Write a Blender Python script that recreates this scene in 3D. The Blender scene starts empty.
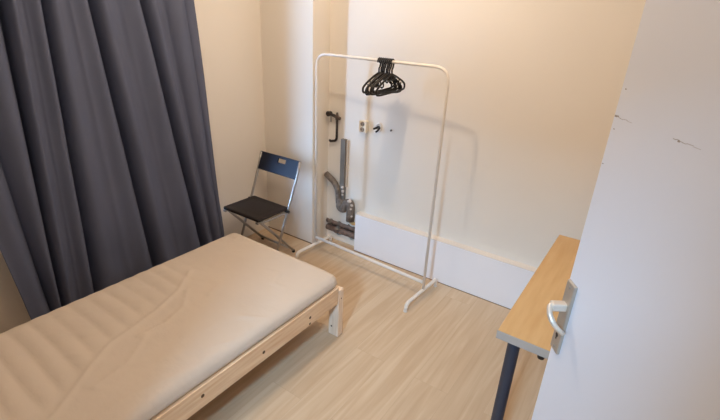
import bpy, bmesh, math, random
from mathutils import Vector, Matrix, noise
random.seed(7)
PI = math.pi
sc = bpy.context.scene
C = sc.collection

# ------------------------------------------------------------------ helpers
def node_mat(name, base, rough=.6, metal=0., var=.06, scale=6., bump=0., bscale=60., spec=.5, stretch=(1, 1, 1), second=None, coat=0.):
    m = bpy.data.materials.new(name); m.use_nodes = True
    n = m.node_tree.nodes; l = m.node_tree.links
    b = n['Principled BSDF']
    b.inputs['Roughness'].default_value = rough
    b.inputs['Metallic'].default_value = metal
    b.inputs['Specular IOR Level'].default_value = spec
    b.inputs['Coat Weight'].default_value = coat
    tc = n.new('ShaderNodeTexCoord'); mp = n.new('ShaderNodeMapping'); mp.inputs['Scale'].default_value = stretch
    l.new(tc.outputs['Object'], mp.inputs['Vector'])
    nz = n.new('ShaderNodeTexNoise'); nz.inputs['Scale'].default_value = scale; nz.inputs['Detail'].default_value = 5
    l.new(mp.outputs['Vector'], nz.inputs['Vector'])
    mx = n.new('ShaderNodeMix'); mx.data_type = 'RGBA'
    c2 = second or tuple(max(0, c*(1-var*2)) for c in base)
    mx.inputs['A'].default_value = (*base, 1); mx.inputs['B'].default_value = (*c2, 1)
    rp = n.new('ShaderNodeValToRGB'); rp.color_ramp.elements[0].position = .35; rp.color_ramp.elements[1].position = .7
    l.new(nz.outputs['Fac'], rp.inputs['Fac']); l.new(rp.outputs['Color'], mx.inputs['Factor'])
    l.new(mx.outputs['Result'], b.inputs['Base Color'])
    if bump:
        nb = n.new('ShaderNodeTexNoise'); nb.inputs['Scale'].default_value = bscale; nb.inputs['Detail'].default_value = 4
        l.new(mp.outputs['Vector'], nb.inputs['Vector'])
        bp = n.new('ShaderNodeBump'); bp.inputs['Strength'].default_value = bump; bp.inputs['Distance'].default_value = .01
        l.new(nb.outputs['Fac'], bp.inputs['Height']); l.new(bp.outputs['Normal'], b.inputs['Normal'])
    return m

def link(name, bm, mat, parent=None, smooth=False):
    bmesh.ops.recalc_face_normals(bm, faces=bm.faces)
    me = bpy.data.meshes.new(name); bm.to_mesh(me); bm.free()
    if smooth:
        for p in me.polygons: p.use_smooth = True
    o = bpy.data.objects.new(name, me); C.objects.link(o)
    if mat: me.materials.append(mat)
    if parent: o.parent = parent
    return o

def struct(name, bm, mat, parent=None, smooth=False):
    o = link(name, bm, mat, parent, smooth)
    if not parent: o['kind'] = 'structure'
    return o

def thing(name, label, cat, loc=(0, 0, 0), rz=0., group=None):
    o = bpy.data.objects.new(name, None); C.objects.link(o); o.empty_display_size = .05
    o.location = loc; o.rotation_euler = (0, 0, rz)
    o['label'] = label; o['category'] = cat
    if group: o['group'] = group
    return o

def tag(o, label, cat, group=None):
    o['label'] = label; o['category'] = cat
    if group: o['group'] = group
    return o

def box(bm, lo, hi, bev=0., seg=2, M=None):
    t = bmesh.new()
    bmesh.ops.create_cube(t, size=1)
    s = [hi[i]-lo[i] for i in range(3)]; c = [(hi[i]+lo[i])/2 for i in range(3)]
    for v in t.verts: v.co = Vector((v.co[i]*s[i]+c[i] for i in range(3)))
    if bev: bmesh.ops.bevel(t, geom=t.edges[:]+t.verts[:], offset=bev, segments=seg, affect='EDGES', profile=.5)
    if M is not None: bmesh.ops.transform(t, matrix=M, verts=t.verts)
    merge(bm, t); return bm

def merge(bm, t):
    me = bpy.data.meshes.new('tmp'); t.to_mesh(me); t.free(); bm.from_mesh(me); bpy.data.meshes.remove(me)

def smooth_path(pts, rad, n=6):
    """round the inner corners of a polyline with quadratic arcs"""
    P = [Vector(p) for p in pts]; out = [P[0]]
    for i in range(1, len(P)-1):
        a, b, c = P[i-1], P[i], P[i+1]
        r = min(rad, (a-b).length*.48, (c-b).length*.48)
        p0 = b+(a-b).normalized()*r; p1 = b+(c-b).normalized()*r
        for k in range(n+1):
            t = k/n; out.append((1-t)**2*p0+2*t*(1-t)*b+t*t*p1)
    out.append(P[-1]); return out

def tube(bm, pts, r, seg=12, closed=False, flat=(1, 1), up=None, caps=True):
    P = [Vector(p) for p in pts]; n = len(P); rings = []
    R = r if isinstance(r, (list, tuple)) else [r]*n
    prev = None
    for i in range(n):
        if closed: d = P[(i+1) % n]-P[i-1]
        else: d = P[min(i+1, n-1)]-P[max(i-1, 0)]
        d.normalize()
        if prev is None:
            u = Vector(up) if up else (Vector((0, 0, 1)) if abs(d.z) < .9 else Vector((1, 0, 0)))
        else: u = prev
        u = (u-d*u.dot(d)).normalized(); prev = u; w = d.cross(u)
        rings.append([bm.verts.new(P[i]+(u*math.cos(2*PI*k/seg)*flat[0]+w*math.sin(2*PI*k/seg)*flat[1])*R[i]) for k in range(seg)])
    for i in range(n if closed else n-1):
        A, B = rings[i], rings[(i+1) % n]
        for k in range(seg): bm.faces.new((A[k], A[(k+1) % seg], B[(k+1) % seg], B[k]))
    if not closed and caps:
        bm.faces.new(rings[0]); bm.faces.new(rings[-1][::-1])
    return bm

def disc_cyl(bm, p, q, r, seg=20): return tube(bm, [p, q], r, seg)

def poly_prism(bm, pts2, y0, y1, axis='y'):
    """prism of an (a,b) polygon, extruded along one axis"""
    def mk(a, b, t): return (a, t, b) if axis == 'y' else ((t, a, b) if axis == 'x' else (a, b, t))
    A = [bm.verts.new(mk(a, b, y0)) for a, b in pts2]; B = [bm.verts.new(mk(a, b, y1)) for a, b in pts2]
    bm.faces.new(A); bm.faces.new(B[::-1]); n = len(A)
    for i in range(n): bm.faces.new((A[i], A[(i+1) % n], B[(i+1) % n], B[i]))
    return bm

def grid_boxes(bm, xs, zs, y0, y1, holes):
    """a slab on an x/z grid that leaves the listed cells open"""
    for i in range(len(xs)-1):
        for j in range(len(zs)-1):
            if (i, j) not in holes: box(bm, (xs[i], y0, zs[j]), (xs[i+1], y1, zs[j+1]))

# ------------------------------------------------------------------ materials
def lin(r, g, b): return tuple(((c/255)/12.92 if c/255 <= .04045 else ((c/255+.055)/1.055)**2.4) for c in (r, g, b))
M_wall = node_mat('wall paint', lin(232, 224, 213), .75, var=.012, scale=1.7, bump=.05, bscale=120)
M_casing = node_mat('casing paint with cool light', lin(242, 239, 241), .6, var=.012, scale=3, bump=.02)  # white made cooler than the wall: cool light put into the colour
M_ledge = node_mat('ledge paint', lin(232, 222, 211), .6, var=.012, scale=3)
M_ceil = node_mat('ceiling paint', lin(240, 236, 230), .8, var=.01)
M_door = node_mat('door lacquer with cool light', lin(226, 228, 238), .38, var=.012, scale=1.2, bump=.01)  # bluish tint is cool light painted into the white door
M_gap = node_mat('floor gap', lin(120, 96, 78), .9)
M_white = node_mat('white powder coat', lin(234, 227, 218), .35, var=.01)
M_pine = node_mat('pine', lin(242, 210, 174), .5, var=.06, scale=5, stretch=(14, 1, 14), second=lin(226, 184, 144))
M_pine_end = node_mat('pine end', lin(244, 222, 200), .5, var=.05, scale=8, stretch=(10, 10, 1), second=lin(230, 202, 174))
M_knot = node_mat('knot', lin(96, 66, 42), .7)
M_sheet = node_mat('sheet cotton', lin(209, 194, 179), .9, var=.02, scale=3, bump=.28, bscale=17, spec=.2, stretch=(1, 1.6, 1))
M_curtain = node_mat('curtain cloth', lin(92, 97, 117), .85, var=.03, scale=4, bump=.1, bscale=350, spec=.25)
M_birch = node_mat('birch foil', lin(203, 166, 117), .42, var=.03, scale=5, stretch=(8, .8, 8), second=lin(193, 153, 103))
M_edge = node_mat('desk edge band', lin(178, 164, 153), .5, var=.03)
M_leg = node_mat('dark leg lacquer', lin(52, 55, 68), .45, var=.05)
M_black = node_mat('black plastic', lin(26, 22, 22), .45, var=.1)
M_seat = node_mat('seat plastic', lin(28, 18, 18), .6, var=.06, scale=30, bump=.15, bscale=200)
M_back = node_mat('backrest plastic', lin(28, 34, 52), .5, var=.05, spec=.2)
M_silver = node_mat('silver lacquer', lin(176, 172, 168), .35, metal=.75, var=.05)
M_brush = node_mat('brushed aluminium', lin(190, 180, 168), .42, metal=.6, var=.05, scale=20, stretch=(1, 1, .1))
M_lever = node_mat('satin aluminium', lin(222, 210, 196), .35, metal=.45, var=.04)
M_grey = node_mat('grey duct', lin(126, 121, 115), .8, var=.06, scale=20, spec=.2)
M_dirty = node_mat('dirty pipe', lin(128, 116, 106), .7, var=.12, scale=40, bump=.3, bscale=80, second=lin(88, 78, 70))
M_rust = node_mat('rusty pipe', lin(132, 110, 98), .75, var=.2, scale=30, bump=.4, bscale=90, second=lin(84, 64, 56))
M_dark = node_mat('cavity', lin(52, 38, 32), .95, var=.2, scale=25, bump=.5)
M_plaster = node_mat('plaster lump', lin(214, 204, 196), .95, var=.05, scale=40, bump=.5)
M_foam = node_mat('yellow foam', lin(222, 176, 112), .9, var=.1, scale=40, bump=.5)
M_cream = node_mat('cream plastic', lin(236, 224, 202), .4, var=.02)
M_copper = node_mat('tarnished copper', lin(104, 88, 78), .45, metal=.5, var=.1, scale=30)
M_gas = node_mat('dark gas pipe', lin(40, 28, 24), .45, var=.1)
M_glass = node_mat('window pane', lin(190, 205, 225), .1)

def floor_mat():
    m = bpy.data.materials.new('oak laminate'); m.use_nodes = True
    n = m.node_tree.nodes; l = m.node_tree.links; b = n['Principled BSDF']
    b.inputs['Roughness'].default_value = .48; b.inputs['Specular IOR Level'].default_value = .35
    tc = n.new('ShaderNodeTexCoord')
    rot = n.new('ShaderNodeMapping'); rot.inputs['Rotation'].default_value = (0, 0, PI/2+.0)
    l.new(tc.outputs['Object'], rot.inputs['Vector'])
    br = n.new('ShaderNodeTexBrick'); br.offset = .37
    br.inputs['Scale'].default_value = 1; br.inputs['Brick Width'].default_value = 1.28; br.inputs['Row Height'].default_value = .19
    br.inputs['Mortar Size'].default_value = .0012; br.inputs['Mortar Smooth'].default_value = .4
    br.inputs['Color1'].default_value = (0, 0, 0, 1); br.inputs['Color2'].default_value = (1, 1, 1, 1); br.inputs['Mortar'].default_value = (.5, .5, .5, 1)
    l.new(rot.outputs['Vector'], br.inputs['Vector'])
    st = n.new('ShaderNodeMapping'); st.inputs['Scale'].default_value = (1.1, 16, 1)
    l.new(rot.outputs['Vector'], st.inputs['Vector'])
    off = n.new('ShaderNodeVectorMath'); off.operation = 'MULTIPLY_ADD'
    l.new(br.outputs['Color'], off.inputs[0]); off.inputs[1].default_value = (9, 7, 3); l.new(st.outputs['Vector'], off.inputs[2])
    nz = n.new('ShaderNodeTexNoise'); nz.inputs['Scale'].default_value = 1.4; nz.inputs['Detail'].default_value = 7; nz.inputs['Distortion'].default_value = .9
    l.new(off.outputs['Vector'], nz.inputs['Vector'])
    rp = n.new('ShaderNodeValToRGB'); e = rp.color_ramp.elements
    e[0].position = .3; e[0].color = (*lin(*FL[0]), 1); e[1].position = .72; e[1].color = (*lin(*FL[2]), 1)
    k = rp.color_ramp.elements.new(.52); k.color = (*lin(*FL[1]), 1)
    l.new(nz.outputs['Fac'], rp.inputs['Fac'])
    hs = n.new('ShaderNodeHueSaturation'); l.new(rp.outputs['Color'], hs.inputs['Color'])
    mr = n.new('ShaderNodeMapRange'); mr.inputs['To Min'].default_value = .975; mr.inputs['To Max'].default_value = 1.025
    l.new(br.outputs['Color'], mr.inputs['Value']); l.new(mr.outputs['Result'], hs.inputs['Value'])
    mx = n.new('ShaderNodeMix'); mx.data_type = 'RGBA'; mx.inputs['B'].default_value = (*lin(140, 112, 86), 1)
    ml = n.new('ShaderNodeMath'); ml.operation = 'MULTIPLY'; ml.inputs[1].default_value = .22
    l.new(br.outputs['Fac'], ml.inputs[0]); l.new(ml.outputs['Value'], mx.inputs['Factor'])
    l.new(hs.outputs['Color'], mx.inputs['A']); l.new(mx.outputs['Result'], b.inputs['Base Color'])
    return m
FL = ((198, 170, 139), (207, 182, 152), (215, 193, 165))
M_floor = floor_mat()

# ------------------------------------------------------------------ the room
XC, YN, YB, XB, HB = .505, .19, .128, .839, .327      # column corner, back wall, casing front, casing end, casing height
XR, YF, ZC = 3.06, -2.95, 2.62
struct('floor', box(bmesh.new(), (-.12, YF-2.2, -.1), (XR+.12, YN+.12, 0)), M_floor)
struct('ceiling', box(bmesh.new(), (-.12, YF-.12, ZC), (XR+.12, YN+.12, ZC+.1)), M_ceil)
# left wall with a window opening behind the curtain
WY0, WY1, WZ0, WZ1 = -1.85, -.72, .85, 2.25
b = bmesh.new()
box(b, (-.12, YF-.12, 0), (0, WY0, ZC)); box(b, (-.12, WY1, 0), (0, 0, ZC))
box(b, (-.12, WY0, 0), (0, WY1, WZ0)); box(b, (-.12, WY0, WZ1), (0, WY1, ZC))
struct('wall_left', b, M_wall)
b = bmesh.new(); f = .05
box(b, (-.1, WY0, WZ0), (-.04, WY0+f, WZ1), .004); box(b, (-.1, WY1-f, WZ0), (-.04, WY1, WZ1), .004)
box(b, (-.1, WY0+f, WZ0), (-.04, WY1-f, WZ0+f), .004); box(b, (-.1, WY0+f, WZ1-f), (-.04, WY1-f, WZ1), .004)
w = struct('window_1', b, M_white)
link('pane', box(bmesh.new(), (-.075, WY0+f, WZ0+f), (-.065, WY1-f, WZ1-f)), M_glass, w)
# back wall: slab with the broken-open hole at the foot of the niche
HX0, HX1, HZ0, HZ1 = .487, .835, .045, .183
b = bmesh.new()
box(b, (XC-.03, YN, HZ1), (XR+.12, YN+.12, ZC)); box(b, (XC-.03, YN, 0), (XR+.12, YN+.12, HZ0))
box(b, (HX1, YN, HZ0), (XR+.12, YN+.12, HZ1))
# ragged rim of broken plaster round the hole
def rag(n, a0, a1, base, amp, seed):
    r = random.Random(seed); return [(a0+(a1-a0)*i/n, base+amp*r.random()) for i in range(n+1)]
top = rag(14, HX0-.03, HX1+.01, HZ1-.03, .03, 3)
poly_prism(b, [(HX0-.03, HZ1+.002)]+[(x, z) for x, z in top]+[(HX1+.01, HZ1+.002)], YN, YN+.03)
bot = rag(14, HX0-.03, HX1+.01, HZ0+.0, .022, 5)
poly_prism(b, [(HX0-.03, HZ0-.002)]+[(x, z) for x, z in bot]+[(HX1+.01, HZ0-.002)], YN, YN+.03)
box(b, (XC-.03, YN, HZ0), (XC+.004, YN+.03, HZ1))
struct('wall_back', b, M_wall)
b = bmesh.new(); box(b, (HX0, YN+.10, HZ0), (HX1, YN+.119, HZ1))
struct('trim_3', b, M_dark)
struct('wall_column', box(bmesh.new(), (-.12, 0, 0), (XC, YN+.12, ZC), 0), M_wall)
# casing along the foot of the back wall
struct('trim_1', box(bmesh.new(), (XB, YB, 0), (XR, YN+.001, HB-.004), 0), M_casing)
struct('trim_2', box(bmesh.new(), (XB, YB-.001, HB-.004), (XR, YN+.001, HB), .0015), M_ledge)
# dark joint where the floor meets column, casing
struct('baseboard_column', box(bmesh.new(), (0, -.006, 0), (XC, .0, .006)), M_gap)
struct('baseboard_back', box(bmesh.new(), (XB, YB-.003, 0), (XR, YB, .0035)), M_gap)
# right wall with the doorway, front wall
DY0, DY1, DZ = -2.93, -2.07, 2.03
b = bmesh.new()
box(b, (XR, DY1, 0), (XR+.12, YN+.12, ZC)); box(b, (XR, YF-.12, 0), (XR+.12, DY0, ZC)); box(b, (XR, DY0, DZ), (XR+.12, DY1, ZC))
struct('wall_right', b, M_wall)
b = bmesh.new()
OX0, OX1, OZ = 1.90, 2.645, 2.12  # passage opening added; its edges are placed to shape the cool light
box(b, (-.12, YF-.12, 0), (OX0, YF, ZC)); box(b, (OX1, YF-.12, 0), (XR, YF, ZC)); box(b, (OX0, YF-.12, OZ), (OX1, YF, ZC))
struct('wall_front', b, M_wall)
b = bmesh.new()
for y in (DY0, DY1-.03): box(b, (XR-.0, y, 0), (XR+.12, y+.03, DZ), .003)
box(b, (XR, DY0, DZ-.03), (XR+.12, DY1, DZ), .003)
struct('door_frame', b, M_white)['kind'] = 'structure'
bpy.data.objects['door_frame'].name = 'trim_4'

# ------------------------------------------------------------------ the open door (local x runs from the free edge to the hinge, local -y... is the room face)
ang = 5.3135; DW = .825
door = struct('door_1', box(bmesh.new(), (0, 0, .008), (DW, .04, 2.01), .002), M_door)
door.location = (2.536, -1.385, 0); door.rotation_euler = (0, 0, ang)
# seam lines of the lacquered board
b = bmesh.new(); r = random.Random(2)
for x0, x1 in ((.004, .07), (.20, .27)):
    z = 1.566
    n = 8
    for i in range(n):
        a = x0+(x1-x0)*i/n; c = x0+(x1-x0)*(i+1)/n; t = .0009*(1-i/n*.75); dz = .001*math.sin(i*1.7)
        box(b, (a, -.0006, z-t/2+dz), (c, .0005, z+t/2+dz))
for x, z, s in ((.004, 1.567, .004), (.013, 1.568, .003), (.015, 1.625, .0022), (.012, 1.54, .002), (.213, 1.565, .003), (.16, 1.80, .003), (.006, 1.46, .002)):
    box(b, (x, -.0007, z-s/2), (x+s*1.8, .0005, z+s/2))
link('crack', b, node_mat('crack', lin(158, 148, 142), .9), door)
PX0, PX1, PZ0, PZ1 = .006, .048, .945, 1.155
pl = link('handle_plate', box(bmesh.new(), (PX0, -.009, PZ0), (PX1, .001, PZ1), .004, 3), M_brush, door, False)
b = bmesh.new()
disc_cyl(b, (.027, -.0095, .995), (.027, -.006, .995), .006)
box(b, (.0245, -.0095, .982), (.0295, -.006, .994))
link('keyhole', b, M_black, pl)
for z in (PZ0+.014, PZ1-.014): link('screw', disc_cyl(bmesh.new(), (.027, -.011, z), (.027, -.006, z), .004, 12), M_silver, pl)
lv = link('lever_neck', box(bmesh.new(), (.015, -.045, 1.074), (.039, -.004, 1.096), .005, 3), M_lever, door)
b = bmesh.new()
P = smooth_path([(.027, -.034, 1.086), (.028, -.047, 1.085), (.045, -.053, 1.074), (.064, -.044, 1.052), (.077, -.022, 1.036)], .014, 6)
tube(b, P, [.0095]*(len(P)-8)+[.0103, .010, .0097, .0094, .009, .0086, .0082, .0076], 12, flat=(1.05, .75))
link('lever', b, M_lever, lv, True)

# ------------------------------------------------------------------ curtain
def curtain():
    zt, zb = 2.5, .03
    # fold valleys: y at z=1.75 and at z=.25
    V = [(-.642, -.578), (-.735, -.632), (-.86, -.70), (-.993, -.785), (-1.12, -.98), (-1.269, -1.151), (-1.375, -1.33), (-1.484, -1.535), (-1.56, -1.625), (-1.64, -1.715), (-1.83, -1.775), (-2.01, -1.885)]
    D = [0, .2, .3, .95, .2, 1.1, .15, .95, .2, 1.0, .5, 0]          # how deep each valley cuts
    nz_, ny = 70, 230
    b = bmesh.new(); G = []
    for j in range(nz_+1):
        z = zb+(zt-zb)*j/nz_; k = (z-.25)/1.5
        vy = [bt+(tp-bt)*k for tp, bt in V]
        row = []
        for i in range(ny+1):
            u = i/ny*(len(V)-1); q = min(int(u), len(V)-2); t = u-q
            y = vy[q]+(vy[q+1]-vy[q])*t
            bump = math.sin(PI*t**(1.5 if D[q+1] > .6 else (.8 if D[q] > .6 else 1)))**.8
            dep = D[q]*(1-t)+D[q+1]*t
            x = .180-.145*dep*(1-bump)
            x += .010*noise.noise(Vector((y*9, z*1.1, 3.)))+.004*noise.noise(Vector((y*22, z*2.2, 9.)))
            # the cloth buckles a little near the floor
            if z < .5: x += .016*(1-z/.5)*noise.noise(Vector((y*7, z*9, 5.)))
            # right edge rolls back toward the wall
            if u < 1.4: x -= .07*(1-u/1.4)**2
            row.append(b.verts.new((max(x, .03), y, z)))
        G.append(row)
    for j in range(nz_):
        for i in range(ny): b.faces.new((G[j][i], G[j][i+1], G[j+1][i+1], G[j+1][i]))
    o = link('curtain', b, M_curtain, None, True)
    m = o.modifiers.new('thick', 'SOLIDIFY'); m.thickness = .002
    tag(o, 'long dark blue-grey curtain hanging in folds over the left wall behind the bed', 'curtain')
    return o
cur = curtain()
# rail at the ceiling that carries it
rail = link('curtain_rail', box(bmesh.new(), (.085, -2.3, 2.502), (.155, -.5, ZC+.001), .004), M_white)
tag(rail, 'white curtain rail on the ceiling above the dark curtain', 'curtain rail')

# ------------------------------------------------------------------ bed frame
BX0, BX1, BY0, BY1 = .45, 1.383, -2.83, -.757
bed = thing('bed_frame', 'low single bed frame of pale unfinished pine under the mattress', 'bed', ((BX0+BX1)/2, (BY0+BY1)/2, 0))
def bl(o):
    o.location = -Vector(bed.location); return o
for sx in (0, 1):
    for sy in (0, 1):
        x0 = BX1-.07 if sx else BX0; y0 = BY1-.045 if sy else BY0
        lg = bl(link('leg', box(bmesh.new(), (x0, y0, 0), (x0+.07, y0+.045, .322), .003), M_pine_end, bed))
        if sx and sy:
            k = bmesh.new(); disc_cyl(k, (x0+.022, y0-.0004, .06), (x0+.022, y0+.002, .06), .006, 14); link('knot', k, M_knot, lg)
            k = bmesh.new(); disc_cyl(k, (BX1+.0004, y0+.024, .262), (BX1-.003, y0+.024, .262), .0045, 14); link('knot', k, M_knot, lg)
for sx in (0, 1):
    x1 = BX1-.002 if sx else BX0+.024
    rl = bl(link('side_rail', box(bmesh.new(), (x1-.022, BY0+.046, .238), (x1, BY1-.0455, .345), .003), M_pine, bed))
    if sx:
        for y, z in ((-1.048, .287), (-1.05, .237+.012), (-1.378, .287), (-1.716, .297)):
            k = bmesh.new(); disc_cyl(k, (x1+.0004, y, z), (x1-.004, y, z), .0085 if z > .26 else .007, 16); link('bolt_hole', k, M_knot, rl)
bl(link('foot_board', box(bmesh.new(), (BX0+.071, BY1-.035, .20), (BX1-.071, BY1-.011, .322), .003), M_pine_end, bed))
bl(link('head_board', box(bmesh.new(), (BX0+.071, BY0+.011, .20), (BX1-.071, BY0+.035, .322), .003), M_pine_end, bed))
for i in range(13):
    y = BY0+.13+i*.149
    bl(link('slat', box(bmesh.new(), (BX0+.0265, y, .25), (BX1-.0265, y+.07, .268), .002), M_pine_end, bed))

# ------------------------------------------------------------------ mattress
def mattress():
    x0, x1, y0, y1, zb, zt = .500, 1.374, -2.76, -.782, .27, .424
    r = .042; nx, ny = 90, 210
    def seg_d(p, pts):
        best = 9
        for a, c in zip(pts, pts[1:]):
            a = Vector(a); c = Vector(c); d = c-a; t = max(0, min(1, (p-a).dot(d)/d.length_squared)); best = min(best, (p-a-d*t).length)
        return best
    fold1 = [(.72, -1.28), (.834, -1.434), (.90, -1.60), (.954, -1.843), (1.04, -1.98), (1.146, -2.122), (1.25, -2.3)]
    fold2 = [(.86, -1.40), (.97, -1.50), (1.01, -1.62), (1.0, -1.74)]
    fold3 = [(1.02, -1.72), (1.12, -1.86), (1.14, -2.0)]
    fold4 = [(1.33, -1.75), (1.28, -1.95), (1.30, -2.2)]
    def edge_x(y):                                              # where the across-ridges stop
        pts = [(-1.28, .80), (-1.434, .834), (-1.843, .954), (-2.122, 1.12), (-2.8, 1.2)]
        for (ya, xa), (yb, xb) in zip(pts, pts[1:]):
            if ya >= y >= yb: return xa+(xb-xa)*(ya-y)/(ya-yb)
        return .8
    b = bmesh.new(); G = []
    def dense(n):                                               # more rows near the edges
        a = []
        for i in range(n+1):
            t = i/n; a.append(t)
        return a
    xs = [x0, x0+.004, x0+.010, x0+.02, x0+.034]+[x0+.05+(x1-x0-.1)*i/nx for i in range(nx+1)]+[x1-.034, x1-.02, x1-.010, x1-.004, x1]
    ys = [y0, y0+.004, y0+.010, y0+.02, y0+.034]+[y0+.05+(y1-y0-.1)*i/ny for i in range(ny+1)]+[y1-.034, y1-.02, y1-.010, y1-.004, y1]
    rc = .05
    def plan(x, y):
        cx = x0+rc if x < x0+rc else (x1-rc if x > x1-rc else None); cy = y0+rc if y < y0+rc else (y1-rc if y > y1-rc else None)
        if cx is None or cy is None: return x, y
        dx, dy = x-cx, y-cy; m = max(abs(dx), abs(dy)); L = math.hypot(dx, dy)
        if L < 1e-9: return x, y
        return cx+dx/L*m, cy+dy/L*m
    for y in ys:
        row = []
        for x in xs:
            d = min(x-x0, x1-x, y-y0, y1-y)
            z = zt
            if d < r: z = zt-r+math.sqrt(max(0, r*r-(r-d)**2))
            fade = min(1, d/.09)
            # quilting ridges running across the bed on the wall side
            e = edge_x(y)
            if y < -1.22 and x < e:
                q = min(1, (e-x)/.08)*min(1, (-1.22-y)/.15)
                ph = y/.083*2*PI+1.5*noise.noise(Vector((x*2.2, y*1.4, 2.)))
                z += .0075*q*fade*(abs(math.sin(ph/2))*1.6-1)+.0008*q*noise.noise(Vector((x*14, y*14, 1)))
            p = Vector((x, y))
            for pts, a, wd in ((fold1, .0065, .012), (fold2, .005, .011), (fold3, .004, .012), (fold4, .004, .02)):
                dd = seg_d(p, [Vector(t_) for t_ in pts]); z += a*math.exp(-(dd/wd)**2)*min(1, fade+.3)
            # soft waves elsewhere
            z += .003*fade*noise.noise(Vector((x*3.5+y*1.5, y*3.0, 7.)))+.0022*fade*noise.noise(Vector((x*10-y*6, y*5+x*3, 4.)))
            if y > -1.35: z += .0018*fade*math.sin((x*.9+y*1.0)*42)*max(0, noise.noise(Vector((x*4, y*4, 8.))))
            wq = noise.noise(Vector((x*5+y*2, y*3.5, 11.))); z += .010*fade*max(0, 1-abs(noise.noise(Vector((x*6-y*4.5, y*2.2+x*2, 21.))))*9)*max(0, wq+.15)
            # the sheet dips toward the near rail
            z -= .006*max(0, (x-1.2)/.15)**2
            px, py = plan(x, y)
            row.append(b.verts.new((px, py, z)))
        G.append(row)
    ny_, nx_ = len(ys), len(xs)
    for j in range(ny_-1):
        for i in range(nx_-1): b.faces.new((G[j][i], G[j][i+1], G[j+1][i+1], G[j+1][i]))
    loop = [G[0][i] for i in range(nx_)]+[G[j][-1] for j in range(1, ny_)]+[G[-1][i] for i in range(nx_-2, -1, -1)]+[G[j][0] for j in range(ny_-2, 0, -1)]
    cxm, cym = (x0+x1)/2, (y0+y1)/2
    prev = loop
    for lvl, ins in ((.366, -.001), (.354, .003), (.3485, .022), (.31, .026), (zb, .036)):
        cur_ = []
        for v in loop:
            o = v.co.copy(); sx = ins/(x1-x0)*2; sy = ins/(y1-y0)*2
            o.x = cxm+(o.x-cxm)*(1-sx); o.y = cym+(o.y-cym)*(1-sy); o.z = lvl+.0012*noise.noise(Vector((o.x*9, o.y*9, lvl*9)))
            cur_.append(b.verts.new(o))
        n = len(loop)
        for i in range(n): b.faces.new((prev[i], prev[(i+1) % n], cur_[(i+1) % n], cur_[i]))
        prev = cur_
    b.faces.new(prev)
    o = link('mattress', b, M_sheet, None, True)
    tag(o, 'single mattress in a wrinkled beige fitted sheet lying on the pine bed frame', 'mattress')
mattress()

# ------------------------------------------------------------------ desk
DX0, DX1, DYA, DYB, DZT = 2.335, 2.935, -1.131, -.136, .73
desk = thing('desk', 'narrow birch-topped desk with dark legs behind the open white door', 'desk', ((DX0+DX1)/2, (DYA+DYB)/2, 0))
def dl(o): o.location = -Vector(desk.location); return o
dl(link('tabletop', box(bmesh.new(), (DX0, DYA, DZT-.034), (DX1, DYB, DZT), .002), M_birch, desk))
b = bmesh.new()
box(b, (DX0-.0008, DYA-.0008, DZT-.0345), (DX1+.0008, DYA+.001, DZT-.001)); box(b, (DX0-.0008, DYA, DZT-.0345), (DX0+.001, DYB, DZT-.001)); box(b, (DX0, DYB-.001, DZT-.0345), (DX1, DYB+.0008, DZT-.001))
dl(link('edge_band', b, M_edge, desk))
for x in (DX0+.058, DX1-.055):
    for y in (DYA+.045, DYB-.045):
        b = bmesh.new(); tube(b, [(x, y, .012), (x, y, DZT-.040)], .0225, 24)
        lg = dl(link('leg', b, M_leg, desk, False))
        b = bmesh.new(); box(b, (x-.035, y-.035, DZT-.042), (x+.035, y+.035, DZT-.0342), .003)
        link('mounting_plate', b, M_leg, lg)
        b = bmesh.new(); tube(b, [(x, y, 0), (x, y, .014)], .0232, 24); link('rubber_foot', b, M_black, lg)
b = bmesh.new(); tube(b, [(2.492, -1.108, DZT-.058), (2.492, -1.108, DZT-.0335)], [.012, .014], 16)
dl(link('underside_knob', b, M_black, desk, False))

# ------------------------------------------------------------------ folding chair
chair = thing('folding_chair', 'black folding chair with a silver tube frame in front of the column', 'chair', (.303, -.559, 0), -.008)
HS, W = .411, .185
def seat():
    b = bmesh.new()
    n = 10; T = []; Bt = []
    # plan outline with rounded corners, slightly dished top
    def outline(ins, z):
        pts = []
        hw = W+.003-ins; y0, y1 = -.006+ins, .303-ins; r = .013
        for cx, cy, a0 in ((hw-r, y1-r, 0), (-hw+r, y1-r, 90), (-hw+r, y0+r, 180), (hw-r, y0+r, 270)):
            for k in range(6):
                a = math.radians(a0+k*18); pts.append((cx+r*math.cos(a), cy+r*math.sin(a), z))
        return [b.verts.new(p) for p in pts]
    R = [outline(.012, HS-.024), outline(.002, HS-.020), outline(0, HS-.012), outline(.002, HS-.003), outline(.010, HS), outline(.05, HS-.003)]
    b.faces.new(R[0])
    for A, Bq in zip(R, R[1:]):
        for k in range(len(A)): b.faces.new((A[k], A[(k+1) % len(A)], Bq[(k+1) % len(A)], Bq[k]))
    b.faces.new(R[-1][::-1]); return b
link('seat', seat(), M_seat, chair, False)
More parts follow.
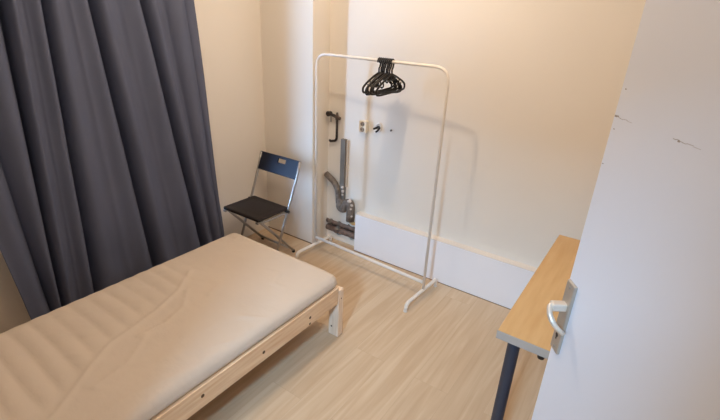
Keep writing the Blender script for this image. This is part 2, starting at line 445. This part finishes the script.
# backrest: panel leaning back, with a hand slot
lean = math.atan2(.049, .131)
b = bmesh.new(); bw = .208
xs = [-bw, -.14, -.07, -.022, .06, .10, .16, bw]; zs = [0, .045, .090, .122, .142]
def bend(x): return -.010*(1-(x/bw)**2)
cells = set()
def cell(x0, x1, z0, z1):
    n = 4
    for k in range(n):
        a = x0+(x1-x0)*k/n; c = x0+(x1-x0)*(k+1)/n
        vs = []
        for (x, z) in ((a, z0), (c, z0), (c, z1), (a, z1)):
            for t in (-.007, .007): vs.append(b.verts.new((x, t-bend(x), z)))
        f_ = [vs[0], vs[2], vs[4], vs[6]]; g_ = [vs[1], vs[3], vs[5], vs[7]]
        b.faces.new(f_); b.faces.new(g_[::-1])
        for i in range(4): b.faces.new((f_[i], f_[(i+1) % 4], g_[(i+1) % 4], g_[i]))
for i in range(len(xs)-1):
    for j in range(len(zs)-1):
        if (i == 3 and j == 2): continue
        cell(xs[i], xs[i+1], zs[j], zs[j+1])
bmesh.ops.remove_doubles(b, verts=b.verts, dist=1e-5)
# drop the walls between neighbouring cells
seen = {}
for f_ in list(b.faces):
    key = tuple(sorted(v.index for v in f_.verts)); seen.setdefault(key, []).append(f_)
b.verts.index_update()
cnt = {}
for f_ in b.faces: cnt.setdefault(frozenset(f_.verts), []).append(f_)
kill = [f_ for fs in cnt.values() if len(fs) > 1 for f_ in fs]
bmesh.ops.delete(b, geom=kill, context='FACES_ONLY')
bk = link('backrest', b, M_back, chair, False)
bk.location = (0, .369, .612); bk.rotation_euler = (-lean, 0, 0)
m = bk.modifiers.new('bev', 'BEVEL'); m.width = .003; m.segments = 2; m.limit_method = 'ANGLE'
TOP = (.418, .742)
for s in (-1, 1):
    # long tube: backrest to front floor
    b = bmesh.new()
    P = smooth_path([(s*.203, TOP[0]-.004, TOP[1]), (s*.203, .374, .62), (s*.200, .284, .40), (s*.197, .125, .012)], .05, 4)
    tube(b, P, .0105, 14, flat=(1, .8))
    lg = link('leg', b, M_silver, chair, True)
    b = bmesh.new(); tube(b, [(s*.197, .1215, 0), (s*.197, .127, .022)], .013, 12); link('foot_cap', b, M_black, lg)
    b = bmesh.new(); tube(b, [(s*.176, .274, .388), (s*.217, .274, .388)], .011, 12); link('pivot_bolt', b, M_black, lg)
    # short tube: front of the seat to rear floor
    b = bmesh.new()
    P = smooth_path([(s*.172, .006, .392), (s*.172, .03, .375), (s*.174, .362, .012)], .02, 4)
    tube(b, P, .010, 14, flat=(1, .8))
    lg = link('leg', b, M_silver, chair, True)
    b = bmesh.new(); tube(b, [(s*.174, .361, 0), (s*.174, .356, .02)], .0125, 12); link('foot_cap', b, M_black, lg)
    b = bmesh.new(); box(b, (s*.172-.013, -.006, .372), (s*.172+.013, .05, .386), .002); link('hinge_plate', b, M_silver, lg)
b = bmesh.new(); tube(b, [(-.172, .345, .034), (.172, .345, .034)], .009, 12); link('stretcher', b, M_silver, chair, True)
b = bmesh.new(); tube(b, [(-.196, .155, .09), (.196, .155, .09)], .008, 12); link('stretcher', b, M_silver, chair, True)
for s in (-1, 1):
    b = bmesh.new(); box(b, (s*.186-.006, .02, HS-.042), (s*.186+.006, .285, HS-.028), .002); link('seat_bracket', b, M_silver, chair)

# ------------------------------------------------------------------ clothes rail
RX, RY, RR = .594, -.0615, -.0553
RW, RH = .9956, 1.506
rack = thing('clothes_rail', 'free-standing white metal clothes rail in front of the back wall', 'clothes rail', (RX, RY, 0), RR)
b = bmesh.new()
P = smooth_path([(0, 0, .055), (0, 0, RH), (RW, 0, RH), (RW, 0, .055)], .09, 10)
tube(b, P, .0092, 14, up=(0, 1, 0)); link('hanging_frame', b, M_white, rack, True)
b = bmesh.new(); tube(b, [(.008, 0, .118), (RW-.008, 0, .118)], .0115, 14); link('crossbar', b, M_white, rack, True)
for x in (0, RW):
    b = bmesh.new()
    P = smooth_path([(x, -.215, .006), (x, -.205, .058), (x, .205-.03, .058), (x, .215-.03, .006)], .05, 8)
    tube(b, P, .0125, 14); ft = link('foot', b, M_white, rack, True)
    for y in (-.216, .186):
        b = bmesh.new(); tube(b, [(x, y, 0), (x, y+(.002 if y < 0 else -.002), .012)], .0135, 12); link('rubber_cap', b, M_white, ft)

# ------------------------------------------------------------------ hangers
def hanger_mesh():
    """plane of the hanger is local y/z, the rail passes through the origin along x"""
    b = bmesh.new()
    r = .0185
    hook = [(0, r*math.cos(a), r*math.sin(a)) for a in [math.radians(d) for d in range(200, -41, -15)]]
    hook += [(0, .010, -.030), (0, 0, -.042), (0, 0, -.072)]
    tube(b, hook, .0052, 8, flat=(1.1, .9))
    body = smooth_path([(0, 0, -.066), (0, .055, -.086), (0, .135, -.122), (0, .168, -.145), (0, .165, -.172), (0, .125, -.178), (0, 0, -.178), (0, -.125, -.178), (0, -.165, -.172), (0, -.168, -.145), (0, -.135, -.122), (0, -.055, -.086), (0, 0, -.0661)], .018, 4)
    tube(b, body[:-1], .0063, 8, closed=True)
    for s in (-1, 1):                                           # strap hooks and the gusset at the neck
        tube(b, smooth_path([(0, s*.095, -.104), (0, s*.088, -.130), (0, s*.108, -.138), (0, s*.118, -.130)], .010, 3), .0045, 6)
        tube(b, [(0, s*.050, -.084), (0, s*.022, -.108), (0, 0, -.074)], .0045, 6)
    return b
ords = ['leftmost', 'second from the left', 'third from the left', 'fourth from the left', 'fourth from the right', 'third from the right', 'second from the right', 'rightmost']
h0 = None
rr = random.Random(11)
for i in range(8):
    lx = .520+i*.0136
    wx = RX+math.cos(RR)*lx; wy = RY+math.sin(RR)*lx; wz = RH-.0045
    lab = 'black plastic clothes hanger, %s in the bunch on the white rail' % ords[i]
    if i == 0:
        h0 = link('clothes_hanger', hanger_mesh(), M_black, None, True)
        o = h0
    else:
        o = h0.copy(); C.objects.link(o)
    o.location = (wx, wy, wz)
    o.rotation_euler = (math.radians(rr.uniform(-5, 5)), 0, math.radians(rr.uniform(-.05, .05)))
    tag(o, lab, 'hanger', 'black hangers on the clothes rail')

# ------------------------------------------------------------------ fittings on the niche wall
Y = YN
# gas pipe with a shut-off valve
g = thing('gas_pipe', 'thin dark hook-shaped pipe with a valve, high on the niche wall', 'pipe', (.593, Y, .84))
def rel(o, p): o.location = -Vector(p.location); return o
b = bmesh.new(); tube(b, smooth_path([(.604, Y-.022, 1.04), (.604, Y-.022, .862), (.545, Y-.022, .848), (.520, Y+.002, .846)], .035, 6), .0095, 12)
rel(link('pipe', b, M_gas, g, True), g)
b = bmesh.new(); tube(b, [(.604, Y-.022, 1.025), (.604, Y-.022, 1.055)], .014, 12); tube(b, [(.585, Y-.03, 1.05), (.632, Y-.018, 1.035)], .012, 12); tube(b, [(.604, Y-.022, 1.048), (.604, Y-.022, 1.078)], [.012, .007], 10)
rel(link('union_nut', b, M_copper, g, False), g)
b = bmesh.new(); tube(b, [(.545, Y-.05, 1.066), (.59, Y-.028, 1.05)], .012, 12); tube(b, [(.548, Y-.064, 1.066), (.548, Y-.03, 1.066)], [.020, .017], 14)
v = rel(link('valve', b, M_gas, g, False), g)
b = bmesh.new(); box(b, (.556, Y-.05, 1.005), (.570, Y-.040, 1.06), .002, M=None); rel(link('valve_lever', b, M_silver, g, False), g)
# grey duct strip and drain pipe
p = thing('drain_pipe', 'grey vertical duct ending in a dirty bent pipe with plaster lumps on the niche wall', 'pipe', (.68, Y, .18))
b = bmesh.new(); box(b, (.648, Y-.028, .345), (.692, Y+.001, .885), .002); rel(link('duct_body', b, M_grey, p), p)
b = bmesh.new(); box(b, (.693, Y-.014, .50), (.710, Y+.001, .880), .002); rel(link('beige_shadow_strip', b, node_mat('strip', lin(206, 190, 172), .7), p), p)  # beige shadow beside the duct, built as a thin coloured strip
b = bmesh.new(); tube(b, smooth_path([(.512, Y-.030, .575), (.540, Y-.034, .562), (.598, Y-.034, .530), (.640, Y-.034, .47), (.652, Y-.034, .36)], .05, 6), .0245, 14)
br = rel(link('branch_pipe', b, M_dirty, p, True), p)
b = bmesh.new(); tube(b, [(.500, Y-.028, .580), (.514, Y-.030, .5745)], .0255, 14); rel(link('open_end', b, M_plaster, p, False), p)
b = bmesh.new(); tube(b, smooth_path([(.668, Y-.034, .40), (.668, Y-.036, .325), (.700, Y-.036, .318), (.728, Y-.036, .378), (.762, Y-.036, .392), (.772, Y-.036, .345), (.768, Y-.036, .235)], .03, 6), .033, 16)
rel(link('bend', b, M_dirty, p, True), p)
r = random.Random(4)
for x, z, s in ((.684, .50, .011), (.687, .47, .012), (.685, .44, .009), (.775, .415, .016), (.797, .385, .011), (.790, .35, .009), (.80, .29, .008)):
    b = bmesh.new(); t = bmesh.new(); bmesh.ops.create_icosphere(t, subdivisions=2, radius=s)
    for q in t.verts: q.co = q.co*(1+.35*noise.noise(q.co*90+Vector((x*50, z*50, 0))))
    bmesh.ops.translate(t, vec=(x, Y-(.034 if x < .7 else .060), z), verts=t.verts); merge(b, t)
    rel(link('plaster_lump', b, M_plaster, p, False), p)
# rusty heating pipes lying in the broken-out hole
for z, rad, lab, yy in ((.150, .024, 'rusty brown pipe lying along the top of the hole in the wall', .012), (.088, .027, 'rusty brown pipe lying along the bottom of the hole in the wall', .010)):
    b = bmesh.new(); tube(b, [(.487, Y+yy, z+.004), (.60, Y+yy, z), (.72, Y+yy, z+.002), (.834, Y+yy, z-.002)], rad, 14)
    q = link('heating_pipe', b, M_rust, None, True); tag(q, lab, 'pipe')
    for x in ((.545, .63) if z > .12 else (.60,)):
        b = bmesh.new(); tube(b, [(x, Y+yy, z+.002), (x+.022, Y+yy, z+.001)], rad+.006, 14); link('coupling', b, M_dirty if z > .12 else M_rust, q, False)
b = bmesh.new(); tube(b, [(.625, Y-.022, .118), (.650, Y-.022, .126)], [.016, .018], 10)
q = link('pipe_clip', b, M_grey, None, False); tag(q, 'small grey pipe clip between the two rusty pipes in the wall hole', 'clip')
b = bmesh.new(); t = bmesh.new(); bmesh.ops.create_icosphere(t, subdivisions=3, radius=1)
for q in t.verts: q.co = Vector((q.co.x*.034, q.co.y*.014, q.co.z*.014))*(1+.4*noise.noise(q.co*3))
bmesh.ops.translate(t, vec=(.782, Y-.008, .207), verts=t.verts); merge(b, t)
q = link('foam_lump', b, M_foam, None, False); tag(q, 'yellow foam lump above the rusty pipes beside the white casing', 'foam')

# socket
s = thing('wall_socket', 'cream surface-mounted double wall socket above the casing', 'socket', (.842, Y, 1.0))
b = bmesh.new(); box(b, (.815, Y-.038, .972), (.881, Y+.001, 1.055), .006, 3); rel(link('housing', b, M_cream, s), s)
for z in (.993, 1.033):
    b = bmesh.new()
    o_ = []; 
    tube(b, [(.848, Y-.0388, z), (.848, Y-.0365, z)], .0175, 24); so = rel(link('outlet', b, node_mat('outlet recess', lin(150, 132, 112), .6), s), s)
    for dx in (-.0095, .0095):
        b = bmesh.new(); tube(b, [(.848+dx, Y-.0394, z), (.848+dx, Y-.0375, z)], .004, 10); link('pin_hole', b, M_black, so)
# hook with cable stubs
h = thing('wall_hook', 'small round wall plate with two dark cable stubs right of the socket', 'cable outlet', (.967, Y, 1.02))
b = bmesh.new()
ring = [(.967+.022*math.cos(a*PI/8), Y-.004, 1.024+.028*math.sin(a*PI/8)) for a in range(16)]
tube(b, ring, .0045, 8, closed=True); rel(link('plate_ring', b, M_white, h, True), h)
b = bmesh.new(); tube(b, smooth_path([(.965, Y+.002, 1.026), (.962, Y-.03, 1.024), (.945, Y-.042, 1.014)], .012, 4), .0075, 10)
rel(link('cable_stub', b, M_black, h, True), h)
b = bmesh.new(); tube(b, smooth_path([(.972, Y+.002, 1.020), (.976, Y-.024, 1.008), (.962, Y-.036, .992)], .012, 4), .0065, 10)
rel(link('cable_stub', b, M_black, h, True), h)
b = bmesh.new(); tube(b, [(1.072, Y-.010, 1.019), (1.072, Y+.002, 1.02)], [.0075, .005], 12)
q = link('screw', b, M_copper, None, False); tag(q, 'single small screw in the wall right of the cable stubs', 'screw')

# ------------------------------------------------------------------ light
def light(name, kind, loc, energy, color, **kw):
    L = bpy.data.lights.new(name, kind); L.energy = energy; L.color = color
    for k, v_ in kw.items(): setattr(L, k, v_)
    o = bpy.data.objects.new(name, L); C.objects.link(o); o.location = loc; return o
def aim(o, to):
    o.rotation_euler = (Vector(to)-o.location).to_track_quat('-Z', 'Y').to_euler()
light('ceiling_lamp', 'POINT', (1.32, -.82, 2.40), 27, (1, .825, .65), shadow_soft_size=.035)
fl = light('ceiling_fill', 'AREA', (1.6, -1.5, 2.60), 9, (1, .81, .62), shape='RECTANGLE', size=2.6, size_y=2.2)  # unseen warm fill added under the ceiling to even out the walls
g = light('window_gap_daylight', 'AREA', (.02, -.585, 1.30), 3.4, (.35, .61, 1), shape='RECTANGLE', size=2.2, size_y=.055, spread=math.radians(60))
d_ = Vector((.75, .66, 0)).normalized(); zax = -d_; xax = Vector((0, 0, 1)); yax = zax.cross(xax)
g.rotation_euler = Matrix((xax, yax, zax)).transposed().to_euler()
hl = light('hall_daylight', 'AREA', (2.60, -4.45, 2.72), 135, (.42, .70, 1), shape='RECTANGLE', size=.32, size_y=.4)
aim(hl, (2.0, -1.2, .8))
W_ = bpy.data.worlds.new('World'); sc.world = W_; W_.use_nodes = True
W_.node_tree.nodes['Background'].inputs['Color'].default_value = (.75, .85, 1, 1); W_.node_tree.nodes['Background'].inputs['Strength'].default_value = .35

# ------------------------------------------------------------------ camera
cam = bpy.data.cameras.new('camera'); co = bpy.data.objects.new('camera', cam); C.objects.link(co); sc.camera = co
yaw, pitch, roll, fpx = .5865, .4084, .0495, 442.41
cy, sy, cp, sp = math.cos(yaw), math.sin(yaw), math.cos(pitch), math.sin(pitch)
F = Vector((-sy*cp, cy*cp, -sp)); R0 = Vector((cy, sy, 0)); U0 = R0.cross(F)
Rv = math.cos(roll)*R0+math.sin(roll)*U0; Uv = -math.sin(roll)*R0+math.cos(roll)*U0
mw = Matrix((Rv, Uv, -F)).transposed().to_4x4(); mw.translation = Vector((2.6247, -2.4993, 1.7354)); co.matrix_world = mw
cam.sensor_fit = 'HORIZONTAL'; cam.sensor_width = 36; cam.lens = fpx/720*36; cam.clip_start = .02
sc.view_settings.view_transform = 'Standard'; sc.view_settings.look = 'None'; sc.view_settings.exposure = 0
sc.cycles.use_denoising = True
sc.cycles.max_bounces = 8; sc.cycles.diffuse_bounces = 5
